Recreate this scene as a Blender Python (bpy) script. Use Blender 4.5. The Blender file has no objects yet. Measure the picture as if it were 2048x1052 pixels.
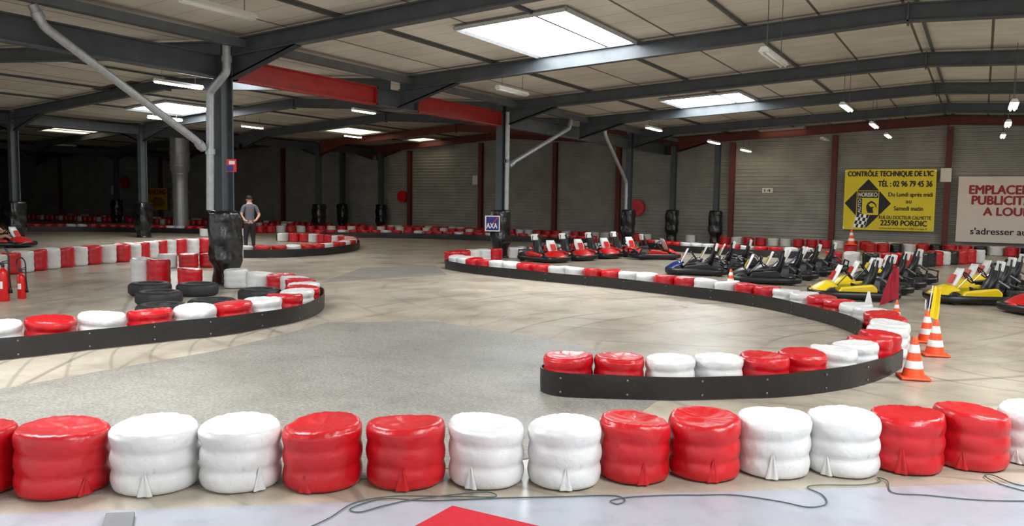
import bpy, math, random
from mathutils import Vector, Matrix
random.seed(7)
scene = bpy.context.scene
COL = scene.collection
F = 1593.0
TH = math.atan(936/F)
PT = math.atan(122.6/F)
RL = math.radians(0.86)
H = 1.6
CAM = Vector((0, 0, H))
fw = Vector((-math.sin(TH)*math.cos(PT), math.cos(TH)*math.cos(PT), -math.sin(PT)))
r0 = Vector((math.cos(TH), math.sin(TH), 0))
u0 = r0.cross(fw)
cr = r0*math.cos(RL)+u0*math.sin(RL)
cu = u0*math.cos(RL)-r0*math.sin(RL)
cam_d = bpy.data.cameras.new("camera")
cam = bpy.data.objects.new("camera", cam_d)
COL.objects.link(cam)
M = Matrix((cr, cu, -fw)).transposed().to_4x4()
M.translation = CAM
cam.matrix_world = M
cam_d.sensor_width = 36
cam_d.lens = 36*F/2048
cam_d.clip_end = 300
scene.camera = cam
try:
    scene.view_settings.view_transform = 'Standard'
except Exception:
    pass

# ---- survey helpers: reconstruct real positions from measured bearings
def ray(u, v):
    return fw+cr*((u-1024)/F)+cu*((526-v)/F)
def G(u, v, z=0.0):
    d = ray(u, v); t = (z-H)/d.z
    return CAM+d*t
def W(u, v, y=33.25):
    d = ray(u, v); return CAM+d*(y/d.y)

BAYS = [(-11.8, 9.4), (-28, -11.8), (-44.2, -28), (-60.4, -44.2), (-76.6, -60.4)]
ZV, ZR = 4.45, 4.97
def roofz(x):
    for a, b in BAYS:
        if a <= x <= b:
            m = (a+b)/2; return ZV+(ZR-ZV)*(1-abs(x-m)/((b-a)/2))
    return ZV
def roofpt(u, v):
    d = ray(u, v); t = 4
    while t < 90:
        p = CAM+d*t
        if p.z > roofz(p.x): return p
        t += 0.05
    return CAM+d*90

# ---- materials
def lin(c):
    return tuple(((x/12.92) if x <= .04045 else ((x+.055)/1.055)**2.4) for x in [k/255 for k in c])
MATS = {}
def mat(name, rgb, rough=.5, metal=0, var=.15, nscale=6, bump=0, bscale=30, emit=0, coat=0, scuff=None):
    if name in MATS: return MATS[name]
    m = bpy.data.materials.new(name); m.use_nodes = True
    nt = m.node_tree; b = nt.nodes['Principled BSDF']
    c = lin(rgb)
    tc = nt.nodes.new('ShaderNodeTexCoord')
    n = nt.nodes.new('ShaderNodeTexNoise'); n.inputs['Scale'].default_value = nscale; n.inputs['Detail'].default_value = 5
    nt.links.new(tc.outputs['Object'], n.inputs['Vector'])
    rp = nt.nodes.new('ShaderNodeValToRGB')
    rp.color_ramp.elements[0].position = .3; rp.color_ramp.elements[1].position = .7
    rp.color_ramp.elements[0].color = (*tuple(x*(1-var) for x in c), 1)
    rp.color_ramp.elements[1].color = (*c, 1)
    nt.links.new(n.outputs['Fac'], rp.inputs['Fac'])
    outc = rp.outputs['Color']
    if scuff:
        n3 = nt.nodes.new('ShaderNodeTexNoise'); n3.inputs['Scale'].default_value = 22; n3.inputs['Detail'].default_value = 8; n3.inputs['Roughness'].default_value = .7
        nt.links.new(tc.outputs['Object'], n3.inputs['Vector'])
        r3 = nt.nodes.new('ShaderNodeValToRGB'); r3.color_ramp.elements[0].position = .6; r3.color_ramp.elements[1].position = .74
        r3.color_ramp.elements[0].color = (0, 0, 0, 1); r3.color_ramp.elements[1].color = (.6, .6, .6, 1)
        nt.links.new(n3.outputs['Fac'], r3.inputs['Fac'])
        mx = nt.nodes.new('ShaderNodeMix'); mx.data_type = 'RGBA'; nt.links.new(r3.outputs['Color'], mx.inputs[0])
        nt.links.new(outc, mx.inputs[6]); mx.inputs[7].default_value = (*lin(scuff), 1); outc = mx.outputs[2]
    nt.links.new(outc, b.inputs['Base Color'])
    b.inputs['Roughness'].default_value = rough
    b.inputs['Metallic'].default_value = metal
    if coat: b.inputs['Coat Weight'].default_value = coat; b.inputs['Coat Roughness'].default_value = .18
    if bump:
        n2 = nt.nodes.new('ShaderNodeTexNoise'); n2.inputs['Scale'].default_value = bscale; n2.inputs['Detail'].default_value = 4
        nt.links.new(tc.outputs['Object'], n2.inputs['Vector'])
        bp = nt.nodes.new('ShaderNodeBump'); bp.inputs['Strength'].default_value = bump; bp.inputs['Distance'].default_value = .02
        nt.links.new(n2.outputs['Fac'], bp.inputs['Height']); nt.links.new(bp.outputs['Normal'], b.inputs['Normal'])
    if emit:
        b.inputs['Emission Color'].default_value = (*c, 1); b.inputs['Emission Strength'].default_value = emit
    MATS[name] = m
    return m

RED = mat('red_film', (206, 16, 28), .36, 0, .3, 3, .4, 14, coat=.2, scuff=(150, 14, 22))
WHITE = mat('white_film', (222, 222, 221), .4, 0, .14, 3, .4, 14, coat=.18, scuff=(176, 174, 168))
BLACKF = mat('black_film', (20, 20, 22), .25, 0, .2, 3, .6, 12, coat=.4)
RUB = mat('black_rubber', (32, 30, 29), .42, 0, .35, 8, .2, 25, scuff=(62, 58, 54))
TYRE = mat('tyre_rubber', (38, 38, 39), .6, 0, .3, 10, .3, 40)
GREY = mat('grey_steel_paint', (96, 101, 104), .5, 0, .25, 4)
DGREY = mat('dark_steel_paint', (76, 82, 86), .5, 0, .3, 4, scuff=(58, 58, 56))
REDST = mat('red_oxide_paint', (168, 38, 30), .5, 0, .25, 4, scuff=(110, 30, 26))
DRED = mat('dark_red_paint', (108, 48, 40), .6, 0, .25, 4)
GALV = mat('galvanised_steel', (180, 184, 186), .38, .35, .25, 12)
DUCT = mat('duct_steel', (210, 212, 214), .35, .4, .2, 8)
WPL = mat('white_plastic', (235, 235, 232), .4, 0, .08)
BPL = mat('black_plastic', (22, 22, 24), .35, 0, .2)
RPL = mat('red_plastic', (212, 28, 26), .3, 0, .1)
BLU = mat('blue_plastic', (28, 52, 120), .3, 0, .1)
YEL = mat('yellow_plastic', (244, 210, 30), .3, 0, .1)
ORA = mat('orange_cone_plastic', (245, 84, 34), .45, 0, .12)
CWH = mat('cone_white', (236, 236, 232), .4, 0, .08)
CHR = mat('chrome', (200, 200, 205), .2, 1, .1)
ZINC = mat('zinc_bolt', (120, 120, 120), .45, .6, .1)
LIT = mat('lamp_glow', (255, 244, 214), .4, 0, .0, emit=30)
OFF = mat('unlit_tube', (225, 228, 222), .3, 0, .05)

def sky_mat(name, st, rgb=(1, 1, 1)):
    m = bpy.data.materials.new(name); m.use_nodes = True; nt = m.node_tree; b = nt.nodes['Principled BSDF']
    tc = nt.nodes.new('ShaderNodeTexCoord'); w = nt.nodes.new('ShaderNodeTexWave'); w.inputs['Scale'].default_value = 3.2
    w.bands_direction = 'Y'
    nt.links.new(tc.outputs['Object'], w.inputs['Vector'])
    r = nt.nodes.new('ShaderNodeValToRGB'); r.color_ramp.elements[0].color = (.72*rgb[0], .76*rgb[1], .8*rgb[2], 1); r.color_ramp.elements[1].color = (*rgb, 1)
    nt.links.new(w.outputs['Fac'], r.inputs['Fac']); nt.links.new(r.outputs['Color'], b.inputs['Emission Color'])
    b.inputs['Emission Strength'].default_value = st; b.inputs['Base Color'].default_value = (.8, .8, .8, 1)
    return m
SKYB = sky_mat('translucent_skylight', 23, (.97, .99, 1))
SKYD = sky_mat('dusty_skylight', 2.2, (1, .84, .56))

def mathn(nt, op, a, b=None, c=None):
    n = nt.nodes.new('ShaderNodeMath'); n.operation = op
    for i, x in enumerate((a, b, c)):
        if x is None: continue
        if isinstance(x, (int, float)): n.inputs[i].default_value = x
        else: nt.links.new(x, n.inputs[i])
    return n.outputs[0]
def mix(nt, fac, a, b):
    n = nt.nodes.new('ShaderNodeMix'); n.data_type = 'RGBA'
    nt.links.new(fac, n.inputs[0])
    for i, x in ((6, a), (7, b)):
        if isinstance(x, tuple): n.inputs[i].default_value = (*x, 1)
        else: nt.links.new(x, n.inputs[i])
    return n.outputs[2]
def noise(nt, vec, s, d=5):
    n = nt.nodes.new('ShaderNodeTexNoise'); n.inputs['Scale'].default_value = s; n.inputs['Detail'].default_value = d
    nt.links.new(vec, n.inputs['Vector']); return n.outputs['Fac']
def ramp(nt, fac, stops):
    r = nt.nodes.new('ShaderNodeValToRGB'); e = r.color_ramp.elements
    e[0].position = stops[0][0]; e[0].color = (*stops[0][1], 1)
    e[1].position = stops[-1][0]; e[1].color = (*stops[-1][1], 1)
    for p, c in stops[1:-1]:
        x = e.new(p); x.color = (*c, 1)
    nt.links.new(fac, r.inputs['Fac']); return r.outputs['Color']

def floor_mat(name, cols, rlo, rhi, grain=.15, skid=True, gr_scale=60, stain=.72):
    m = bpy.data.materials.new(name); m.use_nodes = True; nt = m.node_tree; b = nt.nodes['Principled BSDF']
    tc = nt.nodes.new('ShaderNodeTexCoord'); v = tc.outputs['Object']
    c = ramp(nt, noise(nt, v, .22, 6), [(.32, lin(cols[0])), (.5, lin(cols[1])), (.68, lin(cols[2]))])
    def mul(c, d):
        mx = nt.nodes.new('ShaderNodeMix'); mx.data_type = 'RGBA'; mx.blend_type = 'MULTIPLY'; mx.inputs[0].default_value = 1
        nt.links.new(c, mx.inputs[6]); nt.links.new(d, mx.inputs[7]); return mx.outputs[2]
    c = mul(c, ramp(nt, noise(nt, v, gr_scale, 3), [(.35, (1-grain*2,)*3), (.65, (1, 1, 1))]))
    c = mul(c, ramp(nt, noise(nt, v, 1.1, 12), [(.36, (stain, stain*.99, stain*.98)), (.56, (1, 1, 1))]))
    c = mul(c, ramp(nt, noise(nt, v, 6, 8), [(.3, (.86, .86, .86)), (.5, (1, 1, 1))]))
    if skid:
        for k, (cx, cy, sc, ds, inten) in enumerate([(0.5, 9.5, .55, 5, .5), (-5, 14, .4, 6, .45), (-1.5, 11, .9, 8, .35)]):
            mp = nt.nodes.new('ShaderNodeMapping'); mp.inputs['Location'].default_value = (cx, cy, 0)
            mp.vector_type = 'TEXTURE'
            nt.links.new(v, mp.inputs['Vector'])
            w = nt.nodes.new('ShaderNodeTexWave'); w.wave_type = 'RINGS'; w.rings_direction = 'Z'
            w.inputs['Scale'].default_value = sc; w.inputs['Distortion'].default_value = ds; w.inputs['Detail'].default_value = 1
            w.inputs['Detail Scale'].default_value = .3
            nt.links.new(mp.outputs['Vector'], w.inputs['Vector'])
            line = ramp(nt, w.outputs['Fac'], [(.965, (0, 0, 0)), (1.0, (1, 1, 1))])
            msk = ramp(nt, noise(nt, mp.outputs['Vector'], .45, 3), [(.44, (0, 0, 0)), (.6, (1, 1, 1))])
            fac = mathn(nt, 'MULTIPLY', mathn(nt, 'MULTIPLY', line, msk), inten)
            c = mix(nt, fac, c, (.09, .08, .07))
    nt.links.new(c, b.inputs['Base Color'])
    rr = nt.nodes.new('ShaderNodeMapRange'); rr.inputs['To Min'].default_value = rlo; rr.inputs['To Max'].default_value = rhi
    nt.links.new(noise(nt, v, 1.2, 6), rr.inputs['Value']); nt.links.new(rr.outputs[0], b.inputs['Roughness'])
    bp = nt.nodes.new('ShaderNodeBump'); bp.inputs['Strength'].default_value = grain; bp.inputs['Distance'].default_value = .01
    nt.links.new(noise(nt, v, gr_scale*1.5, 3), bp.inputs['Height']); nt.links.new(bp.outputs['Normal'], b.inputs['Normal'])
    return m
FLOOR = floor_mat('worn_concrete', [(164, 157, 144), (188, 177, 158), (196, 187, 170)], .2, .46, .05)
ASPH = floor_mat('rough_grey_concrete', [(136, 133, 126), (152, 148, 139), (166, 162, 152)], .42, .65, .18, False, 40, .84)
PAINT = floor_mat('painted_floor', [(156, 159, 168), (164, 167, 176), (172, 175, 184)], .25, .4, .02, False, 60, .93)

def ceil_mat():
    m = bpy.data.materials.new('insulated_roof_panel'); m.use_nodes = True; nt = m.node_tree; b = nt.nodes['Principled BSDF']
    tc = nt.nodes.new('ShaderNodeTexCoord'); v = tc.outputs['Object']
    sp = nt.nodes.new('ShaderNodeSeparateXYZ'); nt.links.new(v, sp.inputs[0])
    c = ramp(nt, noise(nt, v, .6, 6), [(.3, lin((182, 178, 168))), (.7, lin((218, 215, 206)))])
    def lines(out, per, wd):
        md = mathn(nt, 'PINGPONG', out, per/2); return mathn(nt, 'LESS_THAN', md, wd)
    pn = mathn(nt, 'FLOOR', mathn(nt, 'DIVIDE', sp.outputs[0], 1.3)); pm = mathn(nt, 'FLOOR', mathn(nt, 'DIVIDE', sp.outputs[1], 4.75))
    cb = nt.nodes.new('ShaderNodeCombineXYZ'); nt.links.new(pn, cb.inputs[0]); nt.links.new(pm, cb.inputs[1])
    wn = nt.nodes.new('ShaderNodeTexWhiteNoise'); nt.links.new(cb.outputs[0], wn.inputs['Vector'])
    c = mix(nt, mathn(nt, 'MULTIPLY', wn.outputs['Value'], .3), c, lin((152, 142, 126)))
    c = mix(nt, mathn(nt, 'MULTIPLY', lines(sp.outputs[1], .6, .008), .6), c, lin((90, 84, 74)))
    c = mix(nt, mathn(nt, 'MULTIPLY', lines(sp.outputs[0], 1.3, .024), .9), c, lin((58, 48, 38)))
    nt.links.new(c, b.inputs['Base Color']); b.inputs['Roughness'].default_value = .6
    return m
CEIL = ceil_mat()
WALLM = mat('grey_ribbed_cladding', (166, 165, 158), .6, 0, .28, 1.2, scuff=(120, 114, 104))

# ---- mesh builder
class MB:
    def __init__(s): s.v = []; s.f = []; s.m = []
    def add(s, vs, fs, mi=0):
        o = len(s.v); s.v += [tuple(x) for x in vs]
        for q in fs: s.f.append(tuple(i+o for i in q)); s.m.append(mi)
        return s
    def box(s, c, d, mi=0, R=None, taper=1.0):
        c = Vector(c); vs = []
        for z in (-1, 1):
            k = taper if z > 0 else 1
            for x, y in ((-1, -1), (1, -1), (1, 1), (-1, 1)):
                p = Vector((x*d[0]/2*k, y*d[1]/2*k, z*d[2]/2))
                if R: p = R @ p
                vs.append(c+p)
        return s.add(vs, [(3, 2, 1, 0), (4, 5, 6, 7), (0, 1, 5, 4), (1, 2, 6, 5), (2, 3, 7, 6), (3, 0, 4, 7)], mi)
    def lathe(s, prof, n=24, mi=0, T=None, fn=None, cap=True, mis=None):
        vs = []
        for (r, z) in prof:
            for i in range(n):
                a = 2*math.pi*i/n; rr, zz = (r, z) if fn is None else fn(r, z, a)
                p = Vector((rr*math.cos(a), rr*math.sin(a), zz)); vs.append(T @ p if T else p)
        o = len(s.v); s.v += [tuple(x) for x in vs]
        for k in range(len(prof)-1):
            for i in range(n):
                j = (i+1) % n
                s.f.append((o+k*n+i, o+k*n+j, o+(k+1)*n+j, o+(k+1)*n+i)); s.m.append(mis[k] if mis else mi)
        if cap:
            s.f.append(tuple(o+i for i in reversed(range(n)))); s.m.append(mis[0] if mis else mi)
            s.f.append(tuple(o+(len(prof)-1)*n+i for i in range(n))); s.m.append(mis[-1] if mis else mi)
        return s
    def tube(s, pts, rad, n=10, mi=0, closed=False, sy=1.0):
        P = [Vector(p) for p in pts]; N = len(P); vs = []; fs = []
        last = None
        for k in range(N):
            if closed: t = (P[(k+1) % N]-P[k-1])
            else: t = P[min(k+1, N-1)]-P[max(k-1, 0)]
            t.normalize()
            if last is None:
                a = Vector((0, 0, 1)) if abs(t.z) < .9 else Vector((1, 0, 0))
                a = (a-t*a.dot(t)).normalized()
            else:
                a = last-t*last.dot(t)
                a = a.normalized() if a.length > 1e-6 else last
            last = a; b = t.cross(a)
            r = rad[k] if isinstance(rad, (list, tuple)) else rad
            for i in range(n):
                g = 2*math.pi*i/n
                vs.append(P[k]+a*math.cos(g)*r*sy+b*math.sin(g)*r)
        for k in range(N if closed else N-1):
            k2 = (k+1) % N
            for i in range(n):
                j = (i+1) % n
                fs.append((k*n+i, k*n+j, k2*n+j, k2*n+i))
        if not closed:
            fs.append(tuple(reversed(range(n)))); fs.append(tuple((N-1)*n+i for i in range(n)))
        return s.add(vs, fs, mi)
    def ibeam(s, p0, p1, d, w, mi=0, t=.025, side=None):
        p0 = Vector(p0); p1 = Vector(p1); ax = (p1-p0).normalized()
        sd = Vector(side) if side else ax.cross(Vector((0, 0, 1))).normalized()
        up = sd.cross(ax).normalized()
        def slab(off, ww, hh):
            vs = []
            for p in (p0, p1):
                for a, b in ((-1, -1), (1, -1), (1, 1), (-1, 1)):
                    vs.append(p+sd*(a*ww/2)+up*(off+b*hh/2))
            s.add(vs, [(3, 2, 1, 0), (4, 5, 6, 7), (0, 1, 5, 4), (1, 2, 6, 5), (2, 3, 7, 6), (3, 0, 4, 7)], mi)
        slab(0, t*.7, d); slab(d/2-t/2, w, t); slab(-d/2+t/2, w, t)
        return s
    def prism(s, poly, z0, z1, mi=0, T=None):
        n = len(poly); vs = [Vector((x, y, z0)) for x, y in poly]+[Vector((x, y, z1)) for x, y in poly]
        if T: vs = [T @ x for x in vs]
        fs = [tuple(reversed(range(n))), tuple(range(n, 2*n))]+[(i, (i+1) % n, n+(i+1) % n, n+i) for i in range(n)]
        return s.add(vs, fs, mi)
    def mesh(s, name, mats, smooth=False):
        me = bpy.data.meshes.new(name); me.from_pydata(s.v, [], s.f); me.update()
        for m in mats: me.materials.append(m)
        me.polygons.foreach_set('material_index', s.m)
        if smooth:
            me.polygons.foreach_set('use_smooth', [True]*len(s.f))
        return me
    def obj(s, name, mats, parent=None, loc=(0, 0, 0), rot=(0, 0, 0), smooth=False, bevel=0, autos=False):
        o = bpy.data.objects.new(name, s.mesh(name, mats, smooth)); COL.objects.link(o)
        o.location = loc; o.rotation_euler = rot
        if parent: o.parent = parent
        if bevel:
            b = o.modifiers.new('bevel', 'BEVEL'); b.width = bevel; b.segments = 2; b.limit_method = 'ANGLE'
        if autos:
            e = o.modifiers.new('es', 'EDGE_SPLIT'); e.split_angle = math.radians(40)
        return o
def meta(o, label, cat, group=None, kind=None):
    o['label'] = label; o['category'] = cat
    if group: o['group'] = group
    if kind: o['kind'] = kind
    return o
def empty(name, loc, rotz=0):
    o = bpy.data.objects.new(name, None); COL.objects.link(o); o.location = loc; o.rotation_euler = (0, 0, rotz); o.empty_display_size = .1
    return o
def copy_tree(root, loc, rotz=None):
    n = root.copy(); COL.objects.link(n); n.location = loc
    if rotz is not None: n.rotation_euler = (n.rotation_euler[0], n.rotation_euler[1], rotz)
    kids = list(root.children)
    for c in kids:
        d = c.copy(); COL.objects.link(d); d.parent = n
        for c2 in list(c.children):
            e = c2.copy(); COL.objects.link(e); e.parent = d
    return n
def struct(o): o['kind'] = 'structure'; return o

# ============ SHELL
mb = MB(); mb.add([(-77, -8, 0), (10, -8, 0), (10, 34, 0), (-77, 34, 0), (-77, -8, -.2), (10, -8, -.2), (10, 34, -.2), (-77, 34, -.2)],
   [(0, 1, 2, 3), (7, 6, 5, 4), (0, 4, 5, 1), (1, 5, 6, 2), (2, 6, 7, 3), (3, 7, 4, 0)])
struct(mb.obj('floor', [FLOOR]))
def patch(name, px, z, m):
    poly = [G(u, v, z) for u, v in px]; a = sum(poly[i].x*poly[(i+1) % len(poly)].y-poly[(i+1) % len(poly)].x*poly[i].y for i in range(len(poly)))
    if a < 0: poly.reverse()
    mb = MB(); mb.prism([(p.x, p.y) for p in poly], .0005, z); return struct(mb.obj(name, [m]))
patch('floor', [(-260, 828), (0, 778), (200, 742), (430, 702), (560, 670), (655, 645), (870, 643), (1010, 664), (1160, 690), (1250, 720), (1330, 790), (1230, 860), (1150, 905), (700, 960), (0, 1000), (-260, 1016)], .004, ASPH)
patch('floor', [(640, 566), (725, 535), (870, 531), (895, 550), (770, 556)], .003, ASPH)
patch('floor', [(-300, 1039), (0, 1028), (700, 1004), (2048, 966), (2500, 950), (3400, 1400), (-900, 1400)], .006, PAINT)

mb = MB()
for a, b in BAYS:
    m_ = (a+b)/2
    for x0, z0, x1, z1 in ((a, ZV, m_, ZR), (m_, ZR, b, ZV)):
        mb.add([(x0, -4, z0), (x1, -4, z1), (x1, 33.6, z1), (x0, 33.6, z0), (x0, -4, z0+.1), (x1, -4, z1+.1), (x1, 33.6, z1+.1), (x0, 33.6, z0+.1)],
               [(3, 2, 1, 0), (4, 5, 6, 7), (0, 1, 5, 4), (2, 3, 7, 6)])
struct(mb.obj('ceiling', [CEIL]))
def ribwall(name, p0, p1, n, h=5.1):
    mb = MB(); p0 = Vector(p0); p1 = Vector(p1); n = Vector(n); z = 0; prof = []
    while z < h:
        prof += [(0, z), (0, z+.07), (.04, z+.085), (.04, z+.135)]; z += .15
    vs = []
    for d, zz in prof: vs += [p0+n*d+Vector((0, 0, zz)), p1+n*d+Vector((0, 0, zz))]
    mb.add(vs, [(2*i, 2*i+1, 2*i+3, 2*i+2) for i in range(len(prof)-1)])
    b0 = p0-n*.1; b1 = p1-n*.1
    mb.add([b0, b1, b1+Vector((0, 0, h)), b0+Vector((0, 0, h))], [(0, 1, 2, 3)])
    return struct(mb.obj(name, [WALLM]))
ribwall('wall_back', (-76.8, 33.4, 0), (9.6, 33.4, 0), (0, -1, 0))
ribwall('wall_right', (9.55, 33.6, 0), (9.55, 4, 0), (-1, 0, 0))
ribwall('wall_left', (-76.7, -4, 0), (-76.7, 33.6, 0), (1, 0, 0))
ribwall('wall_front', (-28, -4, 0), (-76.8, -4, 0), (0, 1, 0))

# skylights
def RP(x, y, dz): return (x, y, roofz(x)-dz)
def skylight(x0, x1, y0, y1, m, i):
    mb = MB(); mb.add([RP(x0, y0, .03), RP(x1, y0, .03), RP(x1, y1, .03), RP(x0, y1, .03)], [(3, 2, 1, 0)])
    root = struct(mb.obj('window_%d' % i, [m]))
    fb = MB()
    for a, b in (((x0, y0), (x1, y0)), ((x1, y0), (x1, y1)), ((x1, y1), (x0, y1)), ((x0, y1), (x0, y0))):
        fb.tube([RP(*a, .05), RP(*b, .05)], .05, 4)
    fb.obj('window_frame', [GALV], parent=root)
SK = [((920, 45), (1150, 8), (1290, 95), (1110, 125), 1), ((1325, 195), (1480, 178), (1525, 203), (1370, 216), 1), ((1515, 258), (1600, 250), (1630, 258), (1545, 266), 0),
      ((250, 208), (350, 201), (440, 214), (345, 230), 1), ((635, 258), (700, 251), (780, 262), (715, 267), 0), ((800, 276), (850, 273), (905, 279), (850, 283), 0),
      ((75, 255), (130, 251), (210, 263), (150, 268), 0), ((385, 138), (440, 134), (560, 160), (490, 166), 1)]
k = 1
for a, b, c, d, br in SK:
    A, B, C, D = [roofpt(*q) for q in (a, b, c, d)]
    x0, x1 = (A.x+D.x)/2, (B.x+C.x)/2; y0, y1 = (A.y+B.y)/2, min((C.y+D.y)/2, 33)
    if x1 > x0+.2 and y1 > y0+.2 and y1 < 34:
        skylight(x0, x1, y0, y1, SKYB if br else SKYD, k); k += 1
for (x0, x1, y0, y1) in [(-8.5, -5.5, 1.5, 4.5), (1.5, 4.5, 1.5, 4.5), (1.5, 4.5, 7, 9.4), (-24, -21.5, 2, 4.5), (5.5, 8.5, 15.5, 18.5), (6, 8.5, 22, 25)]:  # extra glowing skylights out of view, added to brighten the hall
    skylight(x0, x1, y0, y1, SKYB, k); k += 1
# stained brown patch panel, then a dark unlit skylight panel
for q, rgb in ((((900, 133), (1070, 120), (1100, 131), (985, 147)), (190, 140, 96)), (((175, 172), (300, 160), (330, 178), (210, 186)), (74, 62, 52))):
    A, B, C, D = [roofpt(*t) for t in q]
    x0, x1, y0, y1 = (A.x+D.x)/2, (B.x+C.x)/2, (A.y+B.y)/2, (C.y+D.y)/2
    if x1 > x0 and y1 > y0:
        mb = MB(); mb.add([RP(x0, y0, .012), RP(x1, y0, .012), RP(x1, y1, .012), RP(x0, y1, .012)], [(3, 2, 1, 0)])
        struct(mb.obj('ceiling', [mat('brown_roof_panel_%d' % rgb[0], rgb, .7)]))

# roof frames
FY = [0.4, 5.15, 9.9, 14.65, 19.4, 24.15, 28.9, 33.05]
for y in FY:
    for bi, (a, b) in enumerate(BAYS[:4]):
        m_ = (a+b)/2; mb = MB(); d = .3
        e = .14
        for xa, xb in ((a+e, m_), (m_, b-e)):
            za, zb = roofz(xa)-.06-d/2, roofz(xb)-.06-d/2
            mb.ibeam((xa, y, za), (xb, y, zb), d, .16, side=(0, 1, 0))
        for sx, s in ((a+e, 1), (b-e, -1)):
            z1 = roofz(sx)-.06-d; z2 = roofz(sx+s*1.6)-.06-d
            mb.add([(sx, y-.01, z1), (sx+s*1.6, y-.01, z2), (sx, y-.01, z1-.38), (sx, y+.01, z1), (sx+s*1.6, y+.01, z2), (sx, y+.01, z1-.38)],
                   [(0, 1, 2), (5, 4, 3), (0, 3, 4, 1), (1, 4, 5, 2), (2, 5, 3, 0)])
            mb.ibeam((sx, y, z1-.38), (sx+s*1.6, y, z2), .025, .16, side=(0, 1, 0))
        mb.box((m_, y, ZR-.06-d/2-.02), (.03, .16, d+.06))
        red = y > 30 or (y > 27 and bi == 1)
        meta(mb.obj('roof_rafter', [DRED if red else DGREY]), 'red-brown steel roof rafter on the end wall' if red else 'grey painted steel roof rafter with haunched ends', 'beam', 'steel roof rafters')
for a, b in BAYS[:3]:
    n = 8 if b-a > 20 else 6
    for i in range(1, n):
        x = a+(b-a)*i/n
        if abs(x-(a+b)/2) < .1: x += .12
        mb = MB(); mb.box((x, 14.6, roofz(x)-.035), (.05, 37, .05)); 
        meta(mb.obj('roof_purlin', [DGREY]), 'thin grey steel purlin under the roof panels', 'purlin', 'roof purlins')

def column(x, y, h=4.3, padh=1.35, padr=.26, m=DGREY, padm=BLACKF, seed=0):
    root = empty('steel_column', (x, y, 0))
    mb = MB(); mb.box((0, 0, h/2), (.02, .22, h)); mb.box((0, -.12, h/2), (.2, .025, h)); mb.box((0, .12, h/2), (.2, .025, h)); mb.box((0, 0, .015), (.4, .4, .03)); mb.box((0, 0, h-.2), (.2, .26, .02))
    mb.obj('column_shaft', [m], parent=root)
    rnd = random.Random(seed+int(x*7+y*3))
    ph = [rnd.random()*6 for _ in range(6)]
    def fn(r, z, a):
        q = (abs(math.cos(a))**3.2+abs(math.sin(a))**3.2)**(-1/3.2)
        w = 1+.05*math.sin(3*a+ph[0]+z*3)+.03*math.sin(7*a+ph[1]+9*z)+.04*math.sin(14*z+ph[2]+a)
        return r*q*w, z
    prof = [(padr*.75, .03)]
    N = 22
    for i in range(N+1):
        t = i/N; r = padr*(.75+.25*min(1, max(0, (t-.2)/.12)))*(1 if t < .95 else .93)
        prof.append((r, .03+t*(padh-.03)))
    prof.append((.15, padh+.01))
    mb = MB(); mb.lathe(prof, 36, fn=fn); mb.obj('protective_padding', [padm], parent=root, smooth=True)['label'] = 'foam padding wrapped in black plastic film'
    return root
for (x, y) in [(-11.87, 9.86), (-11.8, 19.4), (-11.8, 28.9)]:
    meta(column(x, y), 'grey steel roof column with black wrapped padding', 'column', 'hall columns')
for x in (-28, -44.2):
    for y in (14.65, 19.4, 28.9):
        meta(column(x, y, padr=.3), 'dark steel column with black padding at its base', 'column', 'hall columns')
for u in (685, 762, 1345, 1432):
    p = W(u, 420, 32.75)
    o = meta(column(p.x, p.y, h=roofz(p.x)-.45), 'steel column with black padding beside the ribbed wall', 'column', 'hall columns')
for u in (120, 320, 565, 818, 960, 1108, 1235, 1462, 1665, 1893):
    p = W(u, 400, 33.2); mb = MB(); h = roofz(p.x)-.42
    mb.box((0, 0, h/2), (.015, .18, h)); mb.box((0, -.09, h/2), (.2, .02, h)); mb.box((0, .09, h/2), (.2, .02, h))
    meta(mb.obj('wall_post', [DRED], loc=(p.x, 33.25, 0)), 'dark red steel post against ribbed wall', 'post', 'wall posts')

# valley beams
def vbeam(x, y0, y1, zc, d, m, lab):
    mb = MB(); mb.ibeam((x, y0, zc), (x, y1, zc), d, .2, side=(1, 0, 0))
    for yy in (y0+.01, y1-.01): mb.box((x, yy, zc), (.2, .02, d))
    return meta(mb.obj('valley_beam', [m]), lab, 'beam', 'valley beams')
XV = -11.8
for y0, y1, m in ((-3.9, 9.7, DGREY), (10.04, 13.9, REDST), (13.92, 15.4, DGREY), (15.42, 19.24, REDST), (19.56, 28.74, DGREY), (29.06, 33.1, DGREY)):
    vbeam(XV, y0, y1, 3.9, .4, m, 'red painted steel beam spanning between columns' if m == REDST else 'dark grey steel valley beam between columns')
for x in (-28, -44.2): vbeam(x, -3.9, 33.1, 4.11, .3, DGREY, 'dark grey steel valley beam')
mb = MB(); mb.box((XV+.42, 14.6, 4.3), (.16, 37, .14)); meta(mb.obj('rain_gutter', [GREY]), 'long grey metal gutter under the roof valley', 'gutter')
def pipe(pts, lab, r=.065):
    mb = MB(); P = [Vector(p) for p in pts]; sm = []
    for i, p in enumerate(P):
        if 0 < i < len(P)-1:
            a = p+(P[i-1]-p).normalized()*.08; b = p+(P[i+1]-p).normalized()*.08
            for k in range(6):
                t = k/5; sm.append(a*(1-t)**2+p*2*t*(1-t)+b*t*t)
        else: sm.append(p)
    mb.tube(sm, r, 14)
    for q, dd in ((P[0]+(P[1]-P[0])*.5, P[1]-P[0]), (P[-1]+(P[-2]-P[-1])*.5, P[-2]-P[-1])): mb.lathe([(r*1.25, -.05), (r*1.25, .05)], 14, T=Matrix.Translation(q) @ dd.to_track_quat('Z', 'Y').to_matrix().to_4x4())
    meta(mb.obj('drain_pipe', [GALV], smooth=True, autos=True), lab, 'pipe', 'rain drain pipes')
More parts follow.
